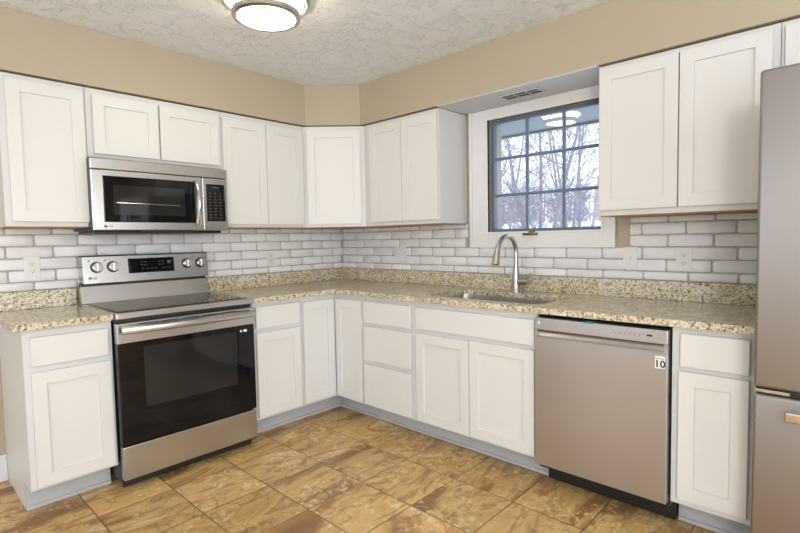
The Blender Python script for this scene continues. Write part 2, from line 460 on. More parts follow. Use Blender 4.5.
rails(0.024, -1.436, CY0, CZ0, CZ1, (0.086, 0.078, 0.104, 0.072), 0.002)
rails(0.028, -1.508, CY0+0.064, CZ0+0.090, CZ1-0.058, (0.014, 0.014, 0.014, 0.014), 0.002)
mb.box(-0.020, -0.001, -1.4345, -1.376, CZ0, CZ1, 0.002); mb.box(-0.030, -0.0195, -1.398, -1.376, CZ0, CZ1, 0.002)
at_win(mb.build('window_casing', M['trim'], wn))
mb = MB(); ring_frame(mb, 0.0, 0.062, WY0+0.0005, WY1-0.0005, WZ0+0.0005, WZ1-0.0005, 0.007)
at_win(mb.build('window_stop', M['stop'], wn))
GY0, GY1, GZ0, GZ1 = WY0+0.007, WY1-0.007, WZ0+0.007, WZ1-0.007
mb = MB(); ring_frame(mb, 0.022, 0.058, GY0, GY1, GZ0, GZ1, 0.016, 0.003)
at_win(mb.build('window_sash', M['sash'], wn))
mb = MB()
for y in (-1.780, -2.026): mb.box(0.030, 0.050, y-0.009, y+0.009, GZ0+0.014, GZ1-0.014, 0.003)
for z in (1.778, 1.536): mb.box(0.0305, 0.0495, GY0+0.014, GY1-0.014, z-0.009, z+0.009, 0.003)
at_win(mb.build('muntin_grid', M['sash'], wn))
at_win(MB().box(0.038, 0.042, GY0+0.012, GY1-0.012, GZ0+0.012, GZ1-0.012).build('window_pane', M['glass'], wn))
mb = MB()
mb.box(-0.040, -0.020, -1.885, -1.785, 1.268, 1.284, 0.004)
mb.cyl((-0.035, -1.835, 1.284), (-0.035, -1.835, 1.302), 0.008)
mb.tube([(-0.035, -1.835, 1.300), (-0.05, -1.85, 1.296), (-0.05, -1.875, 1.290)], 0.005, 8)
cr = at_win(mb.build('crank_handle', M['bronze'], wn, smooth=True))
tag(cr, 'bronze folding crank handle')

# ------------------------------------------------------------------ cabinets
def carcass(mb, w, d, z0, z1, t=0.015):
    """open box panels: local x 0..w, y -d..0"""
    mb.box(0, t, -d, -0.002, z0, z1); mb.box(w-t, w, -d, -0.002, z0, z1)
    mb.box(t, w-t, -d, -0.002, z0, z0+t); mb.box(t, w-t, -0.008, -0.002, z0+t, z1)
def shaker(mb, x0, x1, z0, z1, d, rail=0.057, th=0.02):
    """recessed-panel door whose back lies at depth d (local y=-d)"""
    yb, yf = -d-0.0005, -d-th; b = 0.001
    mb.box(x0, x0+rail, yf, yb, z0, z1, b); mb.box(x1-rail, x1, yf, yb, z0, z1, b)
    mb.box(x0+rail-0.001, x1-rail+0.001, yf, yb, z1-rail, z1, b); mb.box(x0+rail-0.001, x1-rail+0.001, yf, yb, z0, z0+rail, b)
    mb.box(x0+rail-0.002, x1-rail+0.002, yf+0.010, yb, z0+rail-0.002, z1-rail+0.002)
def slab(mb, x0, x1, z0, z1, d, th=0.02):
    mb.box(x0, x1, -d-th, -d-0.0005, z0, z1, 0.003)

GRP = {'wall_cabinet': 'white wall cabinets', 'base_cabinet': 'white base cabinets'}
def cabinet(name, label, u0, u1, wall, z0, z1, d, fronts, toe=None, cat='cabinet', body_top=None, under=True, solid_top=False):
    """u: position along the wall; fronts: list of (part, kind, a, b, za, zb) in wall coordinates"""
    loc = (u0, 0, z0 if not toe else 0) if wall == 'back' else (0, -u0, z0 if not toe else 0)
    root = thing(name, label, cat, loc, 0 if wall == 'back' else RW, GRP.get(name))
    w = u1-u0; oz = loc[2]
    zb0 = z0-oz; zb1 = z1-oz
    mb = MB(); carcass(mb, w, d-0.019, zb0, (body_top-oz) if body_top else zb1)
    if solid_top: mb.box(0.015, w-0.015, -d+0.019, -0.008, zb1-0.015, zb1)
    mb.build('cabinet_body', M['frame'], root)
    MB().box(0, w, -d, -d+0.019, zb0, zb1, 0.001).build('face_frame', M['frame'], root)
    for part, kind, a, b, za, zb in fronts:
        mb = MB()
        (shaker if kind == 's' else slab)(mb, a-u0, b-u0, za-oz, zb-oz, d)
        mb.build(part, M['white'], root)
    if toe is not None:
        t0, t1 = toe
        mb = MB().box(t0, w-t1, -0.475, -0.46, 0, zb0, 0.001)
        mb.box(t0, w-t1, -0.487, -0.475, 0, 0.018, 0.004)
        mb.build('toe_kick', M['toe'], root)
        for a_ in (0, w-0.015): MB().box(a_, a_+0.015, -0.459, -0.002, 0, zb0).build('side_foot', M['frame'], root)
    elif under:
        MB().box(0.002, w-0.002, -d+0.002, -0.003, -0.004, -0.0005).build('bottom_panel', M['wood'], root)
    return root

cabinet('wall_cabinet', 'tall white single-door wall cabinet left of the microwave', -2.400, -2.036, 'back', UB, UT, 0.31,
        [('door', 's', -2.374, -2.046, 1.382, 2.072)])
cabinet('wall_cabinet', 'short white two-door wall cabinet directly above the microwave', -2.034, -1.276, 'back', 1.735, UT, 0.31,
        [('door', 's', -2.005, -1.667, 1.752, 2.068), ('door', 's', -1.657, -1.296, 1.752, 2.068)])
cabinet('wall_cabinet', 'white two-door wall cabinet between the microwave and the angled corner cabinet', -1.274, -0.6335, 'back', UB, UT, 0.31,
        [('door', 's', -1.268, -0.9535, 1.379, 2.066), ('door', 's', -0.950, -0.645, 1.379, 2.066)])
cabinet('wall_cabinet', 'white two-door wall cabinet just left of the window', 0.6335, 1.340, 'right', UB, UT, 0.31,
        [('door', 's', 0.705, 1.019, 1.385, 2.074), ('door', 's', 1.023, 1.334, 1.385, 2.074)])
cabinet('wall_cabinet', 'large white two-door wall cabinet right of the window', 2.368, 3.096, 'right', UB, UT, 0.31,
        [('door', 's', 2.378, 2.731, 1.385, 2.078), ('door', 's', 2.737, 3.070, 1.385, 2.078)])
cabinet('wall_cabinet', 'short white wall cabinet above the refrigerator, cut by the photo edge', 3.098, 4.05, 'right', 1.83, UT, 0.31,
        [('door', 's', 3.112, 3.565, 1.85, 2.078), ('door', 's', 3.575, 4.03, 1.85, 2.078)])
# angled corner wall cabinet
c = thing('corner_wall_cabinet', 'white angled single-door wall cabinet in the corner of the two walls', 'cabinet', (0, 0, UB))
q = 0.6325
P5 = [(-0.002, -0.002), (-q, -0.002), (-q, -0.309), (-0.309, -q), (-0.002, -q)]
MB().prism(P5, 0, UT-UB).build('cabinet_body', M['frame'], c)
MB().prism([(x*0.995-0.001, y*0.995-0.001) for x, y in P5], -0.004, -0.0005).build('bottom_panel', M['wood'], c)
dl = math.hypot(q-0.309, q-0.309)
hold = []
mb = MB(); shaker(mb, -dl/2+0.032, dl/2-0.030, 0.022, UT-UB-0.028, 0.0)
dr = mb.build('door', M['white'], c); dr.location = ((-q-0.309)/2, (-q-0.309)/2, 0); dr.rotation_euler = (0, 0, R(-45))

ZB = 0.137; BT = 0.884
cabinet('base_cabinet', 'narrow white base cabinet at the left end of the kitchen, beside the range', -2.414, -2.052, 'back', ZB, BT, 0.61,
        [('drawer_front', 'f', -2.388, -2.072, 0.712, 0.846), ('door', 's', -2.390, -2.066, 0.153, 0.684)], toe=(0, 0))
cabinet('base_cabinet', 'white one-drawer one-door base cabinet right beside the range', -1.290, -0.9085, 'back', ZB, BT, 0.61,
        [('drawer_front', 'f', -1.252, -0.926, 0.716, 0.854), ('door', 's', -1.252, -0.923, 0.155, 0.690)], toe=(0, 0))
cabinet('base_cabinet', 'white base cabinet with three plain stacked drawers', 0.915, 1.3695, 'right', ZB, BT, 0.61,
        [('drawer_front', 'f', 0.930, 1.349, 0.707, 0.850), ('drawer_front', 'f', 0.926, 1.346, 0.452, 0.681),
         ('drawer_front', 'f', 0.920, 1.342, 0.137+0.012, 0.425)], toe=(0, 0))
cabinet('sink_base_cabinet', 'white two-door sink base cabinet with one wide false drawer front', 1.3715, 2.185, 'right', ZB, BT, 0.61,
        [('false_drawer_front', 'f', 1.390, 2.176, 0.716, 0.847), ('door', 's', 1.390, 1.777, 0.151, 0.688),
         ('door', 's', 1.783, 2.174, 0.155, 0.692)], toe=(0, 0), body_top=0.64)
cabinet('base_cabinet', 'white one-drawer one-door base cabinet between the dishwasher and refrigerator', 2.791, 3.076, 'right', ZB, BT, 0.61,
        [('drawer_front', 'f', 2.824, 3.058, 0.722, 0.858), ('door', 's', 2.820, 3.057, 0.166, 0.702)], toe=(0, 0))
# corner base cabinet with two leaves meeting in the inner corner
c = thing('corner_base_cabinet', 'white corner base cabinet with two narrow doors meeting at the inside corner', 'cabinet', (0, 0, 0))
mb = MB(); t = 0.015
mb.box(-0.9065, -0.8915, -0.59, -0.002, ZB, BT); mb.box(-0.59, -0.002, -0.913, -0.898, ZB, BT)
mb.prism([(-0.8915, -0.002), (-0.8915, -0.59), (-0.61, -0.59), (-0.59, -0.61), (-0.59, -0.898), (-0.002, -0.898), (-0.002, -0.002)], ZB, ZB+t)
mb.build('cabinet_body', M['frame'], c)
mb = MB().box(-0.9065, -0.59, -0.61, -0.591, ZB, BT).box(-0.61, -0.591, -0.913, -0.61, ZB, BT)
mb.build('face_frame', M['frame'], c)
mb = MB(); shaker(mb, -0.897, -0.6345, 0.158, 0.848, 0.61); mb.build('door', M['white'], c)
mb = MB(); shaker(mb, 0.6345, 0.902, 0.152, 0.848, 0.61)
d2 = mb.build('door', M['white'], c); d2.rotation_euler = (0, 0, RW)
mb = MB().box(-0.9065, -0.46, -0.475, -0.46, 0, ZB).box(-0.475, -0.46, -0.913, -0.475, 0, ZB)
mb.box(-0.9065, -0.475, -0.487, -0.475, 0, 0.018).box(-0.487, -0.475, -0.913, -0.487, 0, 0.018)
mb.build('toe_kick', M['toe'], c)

# ------------------------------------------------------------------ countertops
def rounded(poly_pts, rads, n=5):
    out = []
    L = len(poly_pts)
    for i, (p, r) in enumerate(zip(poly_pts, rads)):
        p = Vector((*p, 0))
        if r <= 0: out.append((p.x, p.y)); continue
        a = Vector((*poly_pts[i-1], 0)); b = Vector((*poly_pts[(i+1) % L], 0))
        da = (a-p).normalized(); db = (b-p).normalized()
        cc = p+(da+db)*r
        s = p+da*r-cc; e2 = p+db*r-cc
        for k in range(n+1):
            t_ = k/n; v = (s*(math.cos(t_*math.pi/2))+e2*(math.sin(t_*math.pi/2)))
            q_ = cc+v; out.append((q_.x, q_.y))
    return out
def slab_with_hole(name, outer, hole, z0, z1, mat, parent):
    bm = bmesh.new()
    vo = [bm.verts.new((x, y, z1)) for x, y in outer]
    eds = [bm.edges.new((vo[i], vo[(i+1) % len(vo)])) for i in range(len(vo))]
    if hole:
        vh = [bm.verts.new((x, y, z1)) for x, y in hole]
        eds += [bm.edges.new((vh[i], vh[(i+1) % len(vh)])) for i in range(len(vh))]
    bmesh.ops.triangle_fill(bm, use_beauty=True, edges=eds)
    bmesh.ops.recalc_face_normals(bm, faces=bm.faces)
    if bm.faces[0].normal.z < 0: bmesh.ops.reverse_faces(bm, faces=bm.faces)
    res = bmesh.ops.extrude_face_region(bm, geom=list(bm.faces))
    vs = [v for v in res['geom'] if isinstance(v, bmesh.types.BMVert)]
    bmesh.ops.translate(bm, vec=(0, 0, z0-z1), verts=vs)
    bmesh.ops.recalc_face_normals(bm, faces=bm.faces)
    me = bpy.data.meshes.new(name); bm.to_mesh(me); bm.free(); me.materials.append(mat)
    o = bpy.data.objects.new(name, me); C.objects.link(o)
    if parent: o.parent = parent
    md = o.modifiers.new('edge', 'BEVEL'); md.width = 0.005; md.segments = 3; md.limit_method = 'ANGLE'; md.angle_limit = R(50)
    return o
CT, CB = 0.914, 0.8845
t = thing('countertop', 'short speckled granite countertop on the left end cabinet, beside the range', 'countertop', (-2.25, -0.3, CB))
def rel(o, t): o.location = -t.location; return o
rel(slab_with_hole('counter_slab', rounded([(-2.452, -0.002), (-2.452, -0.65), (-2.050, -0.65), (-2.050, -0.002)], [0, 0.035, 0.004, 0]), None, CB, CT, M['granite'], t), t)
rel(MB().box(-2.45, -2.050, -0.022, -0.001, CT+0.0003, 1.012, 0.002).build('backsplash_strip', M['granite'], t), t)
t = thing('countertop', 'long L-shaped speckled granite countertop holding the sink and faucet', 'countertop', (-0.4, -0.4, CB))
outer = rounded([(-0.001, -0.001), (-1.292, -0.001), (-1.292, -0.65), (-0.65, -0.65), (-0.65, -3.082), (-0.001, -3.082)], [0, 0, 0.004, 0.012, 0.01, 0])
SX0, SX1, SY0, SY1 = -0.550, -0.150, -2.165, -1.415
hole = rounded([(SX0, SY0), (SX1, SY0), (SX1, SY1), (SX0, SY1)], [0.06, 0.06, 0.06, 0.06])
rel(slab_with_hole('counter_slab', outer, hole, CB, CT, M['granite'], t), t)
rel(MB().box(-1.292, -0.001, -0.022, -0.001, CT+0.0003, 1.012, 0.002).build('backsplash_strip', M['granite'], t), t)
rel(MB().box(-0.022, -0.001, -3.082, -0.0225, CT+0.0003, 1.012, 0.002).build('backsplash_strip', M['granite'], t), t)

# sink
t = thing('sink', 'undermount stainless steel sink bowl set into the granite countertop', 'sink', (-0.35, -1.79, 0.70))
bm = bmesh.new()
def ringv(ins, z, r): return [bm.verts.new((x, y, z)) for x, y in rounded([(SX0+ins, SY0+ins), (SX1-ins, SY0+ins), (SX1-ins, SY1-ins), (SX0+ins, SY1-ins)], [r]*4)]
rs = [ringv(-0.02, 0.8835, 0.08), ringv(-0.006, 0.8835, 0.066), ringv(-0.004, 0.87, 0.064), ringv(0.004, 0.72, 0.06), ringv(0.03, 0.69, 0.05), ringv(0.12, 0.685, 0.03)]
for A, B in zip(rs[:-1], rs[1:]):
    for i in range(len(A)): bm.faces.new((A[i], A[(i+1) % len(A)], B[(i+1) % len(A)], B[i]))
bm.faces.new(rs[-1])
mb = MB(); mb.bm.free(); mb.bm = bm
o = rel(mb.build('sink_bowl', M['bowl'], t, smooth=True, recalc=True), t)
md = o.modifiers.new('thick', 'SOLIDIFY'); md.thickness = 0.0015; md.offset = 0
rel(MB().cyl((-0.33, -1.79, 0.6855), (-0.33, -1.79, 0.689), 0.045).cyl((-0.33, -1.79, 0.689), (-0.33, -1.79, 0.692), 0.02).build('drain', M['chrome'], t, smooth=True), t)

# faucet
FX, FY = -0.088, -1.768
t = thing('faucet', 'brushed nickel gooseneck pull-down faucet behind the sink', 'faucet', (FX, FY, CT))
mb = MB(); mb.lathe([(0, 0.0005), (0.031, 0.0005), (0.031, 0.006), (0.027, 0.012), (0.024, 0.05), (0.023, 0.10), (0.017, 0.145), (0.0135, 0.185), (0.0125, 0.20), (0, 0.20)], (0, 0, 0), 32)
mb.build('faucet_body', M['nickel'], t, smooth=True, recalc=True)
pts = [(0, 0, 0.195), (0, 0, 0.245)]
for k in range(0, 15):
    a = math.pi*k/14*0.93
    pts.append((-0.108+0.108*math.cos(a), 0.0, 0.252+0.098*math.sin(a)))
l1, l2 = Vector(pts[-2]), Vector(pts[-1]); dd = (l2-l1).normalized()
MB().tube(pts, 0.0138, 16).build('spout', M['nickel'], t, smooth=True)
hs = l2; he = l2+Vector((-0.24, 0.02, -0.97)).normalized()*0.095
mb = MB(); dv = he-hs
mb.tube([hs-dv*0.02, hs+dv*0.1, hs+dv*0.6, hs+dv*0.97, he], [0.0138, 0.016, 0.021, 0.025, 0.021], 20)
h = mb.build('spray_head', M['nickel'], t, smooth=True)
MB().box(hs.x+dv.x*0.5+0.014, hs.x+dv.x*0.5+0.021, -0.006, 0.006, hs.z+dv.z*0.65, hs.z+dv.z*0.35, 0.002).build('spray_button', M['black'], h)
mb = MB().cyl((0, -0.012, 0.066), (0, -0.080, 0.070), 0.021, 0.020, bev=0.003)
mb.build('valve_housing', M['nickel'], t, smooth=True)
mb = MB().tube([(0.0, -0.070, 0.085), (0.02, -0.074, 0.100), (0.045, -0.078, 0.112)], [0.009, 0.008, 0.006], 12)
mb.build('lever', M['nickel'], t, smooth=True)

# ------------------------------------------------------------------ range
RX = -2.047; RWd = 0.752
t = thing('range', 'freestanding stainless steel electric range with black glass oven door', 'range', (RX, 0, 0))
w = RWd
MB().box(0.004, w-0.004, -0.63, -0.03, 0.045, 0.884, 0.002).build('oven_body', M['black'], t)
MB().box(0.012, w-0.012, -0.615, -0.60, 0.012, 0.045).build('kick_plate', M['black'], t)
for x in (0.05, w-0.05):
    for y in (-0.50, -0.08): MB().cyl((x, y, 0), (x, y, 0.045), 0.018).build('foot', M['black'], t)
ck = MB().box(-0.001, w+0.001, -0.680, -0.028, 0.886, 0.920, 0.006).build('cooktop', M['steel'], t)
gl = MB().box(0.018, w-0.018, -0.640, -0.105, 0.9205, 0.923, 0.001).build('glass_surface', M['bglass'], ck)
for (x, y, r) in ((0.20, -0.50, 0.115), (0.55, -0.50, 0.095), (0.20, -0.23, 0.085), (0.55, -0.23, 0.085)):
    pr = [(r-0.003, 0.9232), (r, 0.9232)]
    MB().lathe([(r-0.002, 0), (r, 0)], (x, y, 0.9233), 48).build('burner_ring', M['grey'], ck)
# steel riser behind the cooktop, then the control console
MB().xprism([(-0.105, 0.921), (-0.045, 0.921), (-0.045, 1.018), (-0.082, 1.018)], 0.0, w, 0.0015).build('rear_riser', M['steel'], t)
MB().box(0.006, w-0.006, -0.075, -0.035, 1.018, 1.038).build('vent_gap', M['black'], t)
cp = MB().xprism([(-0.116, 1.036), (-0.026, 1.036), (-0.026, 1.190), (-0.100, 1.190)], 0.012, w-0.002, 0.002).build('control_console', M['steel'], t)
MB().xprism([(-0.102, 1.1905), (-0.026, 1.1905), (-0.026, 1.196), (-0.098, 1.196)], 0.014, w-0.004).build('console_cap', M['black'], cp)
def conf(z): return -0.118+(z-1.022)/(1.190-1.022)*0.018   # console face y
tl = math.atan2(0.018, 0.168)
MB().xprism([(conf(1.083)-0.0015, 1.083), (conf(1.083)+0.002, 1.083), (conf(1.172)+0.002, 1.172), (conf(1.172)-0.0015, 1.172)], 0.252, 0.524).build('display_panel', M['bglass'], cp)
mb = MB()
for k, (x, z) in enumerate([(0.33, 1.148), (0.35, 1.148), (0.33, 1.130), (0.35, 1.130), (0.335, 1.108), (0.36, 1.108), (0.385, 1.108), (0.41, 1.108),
                            (0.435, 1.148), (0.455, 1.148), (0.435, 1.130), (0.455, 1.130), (0.475, 1.108), (0.495, 1.108), (0.455, 1.108)]):
    mb.box(x-0.006, x+0.006, conf(z)-0.0022, conf(z)-0.0012, z-0.0022, z+0.0022)
mb.build('display_print', M['keys'], cp)
MB().box(0.482, 0.504, conf(1.14)-0.0022, conf(1.14)-0.0012, 1.126, 1.154).build('start_key', M['keys'], cp)
for x in (0.082, 0.168, 0.607, 0.697):
    z = 1.128; y = conf(z); nrm = Vector((0, -math.cos(tl), math.sin(tl)))
    p = Vector((x, y, z))
    kb = MB().cyl(p, p+nrm*0.006, 0.033, bev=0.001).build('knob', M['black'], cp, smooth=True)
    MB().cyl(p+nrm*0.006, p+nrm*0.030, 0.0275, 0.025, bev=0.003, n=32).build('knob_cap', M['chrome'], kb, smooth=True)
    MB().box(x-0.0035, x+0.0035, y-0.037, y-0.030, z-0.020, z+0.024, 0.001).build('grip_bar', M['chrome'], kb)
for x in (0.045, 0.130, 0.650, 0.728):
    MB().box(x-0.005, x+0.005, conf(1.168)-0.0008, conf(1.168), 1.164, 1.170).build('knob_marking', M['grey'], cp)
MB().cyl((0.045, conf(1.066)-0.0008, 1.066), (0.045, conf(1.066), 1.066), 0.008).build('logo_disc', M['grey'], cp)
text('logo_lettering', 'LG', 0.018, M['grey'], cp, (0.068, conf(1.066)-0.0008, 1.066))
MB().box(0.690, 0.730, conf(1.047)-0.0008, conf(1.047)+0.0002, 1.045, 1.049).build('model_lettering', M['grey'], cp)
# front
MB().box(0.002, w-0.002, -0.650, -0.628, 0.868, 0.885).build('vent_slot_strip', M['black'], t)
od = MB().box(0.0, w, -0.676, -0.634, 0.764, 0.866, 0.003).build('oven_door', M['steel'], t)
MB().box(0.001, w-0.001, -0.675, -0.634, 0.246, 0.7635, 0.003).build('door_glass', M['bglass'], od)
iw = MB().box(0.12, w-0.12, -0.6765, -0.6755, 0.42, 0.735).build('oven_window', M['wglass'], od)
mb = MB()
for (a, b) in ((0.10, 0.20), (0.215, 0.30), (0.33, 0.42), (0.435, 0.52), (0.55, 0.64)): mb.box(a, b, -0.6765, -0.675, 0.853, 0.858)
mb.build('vent_slots', M['slot'], od)
n = 14; bars = []
for k in range(n+1):
    u = k/n; bars.append((0.014+u*(w-0.028), -0.705-0.022*math.sin(math.pi*u)))
bm = bmesh.new(); prev = None
for x, y in bars:
    ring = [bm.verts.new((x, y+a, 0.832+b)) for a, b in ((-0.009, -0.013), (-0.012, 0.0), (-0.008, 0.014), (0.004, 0.020), (0.010, 0.014), (0.010, -0.013), (0.004, -0.019))]
    if prev:
        for i in range(7): bm.faces.new((prev[i], prev[(i+1) % 7], ring[(i+1) % 7], ring[i]))
    else: bm.faces.new(ring[::-1])
    prev = ring
bm.faces.new(prev)
mb = MB(); mb.bm.free(); mb.bm = bm
mb.box(0.03, 0.055, -0.702, -0.676, 0.820, 0.846, 0.003); mb.box(w-0.055, w-0.03, -0.702, -0.676, 0.820, 0.846, 0.003)
mb.build('oven_door_handle', M['steel'], od, smooth=True, recalc=True)
MB().box(w-0.072, w-0.050, -0.6762, -0.675, 0.725, 0.739).build('glass_sticker', M['print_'], od)
MB().cyl((w-0.088, -0.6762, 0.732), (w-0.088, -0.675, 0.732), 0.006).build('glass_sticker', M['print_'], od)
MB().box(0.002, w-0.002, -0.674, -0.634, 0.066, 0.238, 0.004).build('storage_drawer', M['steel'], t)

# ------------------------------------------------------------------ microwave
MX, MZ = -2.048, 1.336
t = thing('microwave', 'stainless steel over-the-range microwave with black glass window and vertical handle', 'microwave', (MX, 0, MZ))
w = 0.762; H = 0.383
MB().box(0.001, w-0.001, -0.374, -0.014, 0.0, H, 0.003).build('microwave_body', M['black'], t)
MB().box(0, w, -0.392, -0.3745, 0.326, H, 0.004).build('top_trim', M['steel'], t)
md = MB().box(0, 0.598, -0.392, -0.3745, 0.0, 0.323, 0.005).build('microwave_door', M['steel'], t)
MB().box(0.055, 0.550, -0.3945, -0.391, 0.045, 0.293, 0.004).build('door_glass', M['bglass'], md)
MB().box(0.105, 0.490, -0.3955, -0.394, 0.085, 0.245, 0.0005).build('view_window', M['wglass'], md)
MB().cyl((0.115, -0.397, 0.150), (0.46, -0.397, 0.145), 0.0015, n=8).build('rack_wire', M['chrome'], md)
MB().cyl((0.060, -0.3928, 0.022), (0.060, -0.3915, 0.022), 0.008).build('logo_disc', M['grey'], md)
text('logo_lettering', 'LG', 0.018, M['grey'], md, (0.084, -0.3925, 0.022))
pts = []
bm = bmesh.new(); prev = None; n = 14
for k in range(n+1):
    u = k/n; z = 0.030+u*0.272; y = -0.400-0.034*math.sin(math.pi*u)**0.8
    ring = [bm.verts.new((0.566+a, y+b, z)) for a, b in ((-0.017, 0.003), (-0.012, -0.007), (0.0, -0.010), (0.012, -0.007), (0.017, 0.003), (0.010, 0.007), (-0.010, 0.007))]
    if prev:
        for i in range(7): bm.faces.new((prev[i], prev[(i+1) % 7], ring[(i+1) % 7], ring[i]))
    else: bm.faces.new(ring[::-1])
    prev = ring
bm.faces.new(prev)
mb = MB(); mb.bm.free(); mb.bm = bm
mb.build('microwave_handle', M['chrome'], md, smooth=True, recalc=True)
kp = MB().box(0.600, w, -0.392, -0.3745, 0.0, 0.323, 0.005).build('control_panel', M['steel'], t)
MB().box(0.622, 0.742, -0.3945, -0.391, 0.056, 0.285, 0.006).build('keypad', M['bglass'], kp)
mb = MB()
for r_ in range(9):
    for cc in range(3):
        x = 0.645+cc*0.034; z = 0.078+r_*0.019
        mb.box(x-0.007, x+0.007, -0.3952, -0.3943, z-0.0025, z+0.0025)
mb.build('key_markings', M['keys'], kp)
MB().box(0.660, 0.704, -0.3952, -0.3943, 0.262, 0.270).build('clock_digits', M['keys'], kp)
MB().box(0.02, w-0.02, -0.33, -0.03, -0.016, -0.0005, 0.004).build('underside_vent', M['black'], t)
MB().box(0.24, 0.56, -0.386, -0.30, -0.012, -0.0006, 0.004).build('exhaust_grille', M['black'], t)

# ------------------------------------------------------------------ dishwasher
t = thing('dishwasher', 'stainless steel dishwasher with pocket handle under the granite countertop', 'dishwasher', (0, -2.1865, 0), RW)
w = 0.603
MB().box(0.004, w-0.006, -0.60, -0.03, 0.10, 0.868, 0.002).build('tub', M['black'], t)
ds = MB()
ds.box(0.002, w-0.006, -0.648, -0.602, 0.132, 0.770, 0.003)
dd_ = ds.build('dishwasher_door', M['steel_v'], t)
for a_, b_ in ((0.002, 0.014), (w-0.020, w-0.006)): MB().box(a_, b_, -0.648, -0.602, 0.7705, 0.806).build('pocket_side', M['steel_v'], dd_)
MB().xprism([(-0.648, 0.7705), (-0.604, 0.7705), (-0.604, 0.802), (-0.630, 0.802), (-0.644, 0.779), (-0.648, 0.776)], 0.014, w-0.020).build('pocket_handle', M['steel'], dd_)
MB().box(0.014, w-0.020, -0.628, -0.604, 0.8022, 0.8062).build('pocket_recess', M['black'], dd_)
pn = MB().box(0.002, w-0.006, -0.648, -0.602, 0.8065, 0.866, 0.003).build('control_panel', M['steel_v'], dd_)
MB().cyl((0.026, -0.6490, 0.842), (0.026, -0.6478, 0.842), 0.007).build('logo_disc', M['print_'], pn)
mb = MB()
for k in range(8): mb.box(0.375+k*0.018, 0.384+k*0.018, -0.6487, -0.6478, 0.842, 0.8435)
for k in range(6): mb.cyl((0.388+k*0.02, -0.6487, 0.834), (0.388+k*0.02, -0.6478, 0.834), 0.003, n=10)
mb.build('button_markings', M['grey'], pn)
MB().box(0.165, 0.180, -0.6487, -0.6478, 0.838, 0.840).build('small_lettering', M['grey'], pn)
MB().box(0.516, 0.538, -0.6487, -0.6478, 0.834, 0.842).build('small_display', M['black'], pn)
bd = MB().box(0.547, 0.590, -0.6492, -0.6478, 0.702, 0.760, 0.0005).build('warranty_badge', M['print_'], dd_)
mb = MB()
for (a, b_, c_, d_) in ((0.547, 0.5485, 0.702, 0.760), (0.5885, 0.590, 0.702, 0.760), (0.547, 0.590, 0.702, 0.7035), (0.547, 0.590, 0.7585, 0.760)): mb.box(a, b_, -0.6496, -0.6490, c_, d_)
mb.box(0.552, 0.585, -0.6496, -0.6490, 0.745, 0.7475)
mb.build('badge_border', M['grey'], bd)
text('badge_number', '10', 0.042, M['slot'], bd, (0.5685, -0.6496, 0.723))
kd = MB().box(0.004, w-0.004, -0.505, -0.485, 0.004, 0.128, 0.002).build('kick_plate', M['black'], t)
for x in (0.03, w-0.03): MB().cyl((x, -0.507, 0.085), (x, -0.5045, 0.085), 0.006, n=12).build('screw', M['chrome'], kd)
for x in (0.05, w-0.05): MB().cyl((x, -0.44, 0), (x, -0.44, 0.10), 0.015).build('foot', M['black'], t)
MB().box(0.248, 0.292, -0.630, -0.604, 0.8665, 0.8680).box(0.248, 0.292, -0.6505, -0.6485, 0.860, 0.8668).build('tape_strip', M['teal'], t)

# ------------------------------------------------------------------ refrigerator
t = thing('refrigerator', 'large stainless steel refrigerator with bottom freezer at the right edge', 'refrigerator', (0, -3.089, 0), RW)
w = 0.90
MB().box(0.006, w-0.006, -0.695, -0.02, 0.03, 1.775, 0.004).build('cabinet_shell', M['grey'], t)
def fdoor(a, b, z0, z1, nm):
    return MB().box(a, b, -0.785, -0.705, z0, z1, 0.012, 4).build(nm, M['steel_d'], t, smooth=True)
f1 = fdoor(0.0, w/2-0.003, 0.727, 1.805, 'fridge_door'); f2 = fdoor(w/2+0.003, w, 0.727, 1.805, 'fridge_door')
fz = fdoor(0.0, w, 0.05, 0.704, 'freezer_drawer')
MB().box(0.01, w-0.01, -0.760, -0.700, 0.703, 0.728).build('door_gap', M['black'], t)
MB().box(0.002, 0.10, -0.775, -0.74, 0.708, 0.720, 0.002).build('hinge_plate', M['chrome'], t)
mb = MB().box(0.092, w-0.075, -0.850, -0.825, 0.640, 0.675, 0.006)
mb.box(0.105, 0.13, -0.826, -0.785, 0.646, 0.669, 0.003).box(w-0.115, w-0.09, -0.826, -0.785, 0.646, 0.669, 0.003)
mb.build('freezer_handle', M['chrome'], fz)
for ff, x in ((f1, w/2-0.05), (f2, w/2+0.05)):
    mb = MB().box(x-0.014, x+0.014, -0.848, -0.826, 0.85, 1.60, 0.006)
    mb.box(x-0.011, x+0.011, -0.828, -0.785, 0.88, 0.90, 0.003).box(x-0.011, x+0.011, -0.828, -0.785, 1.55, 1.57, 0.003)
    mb.build('door_handle', M['chrome'], ff)
for x in (0.06, w-0.06):
    for y in (-0.64, -0.08): MB().cyl((x, y, 0), (x, y, 0.03), 0.02).build('foot', M['black'], t)

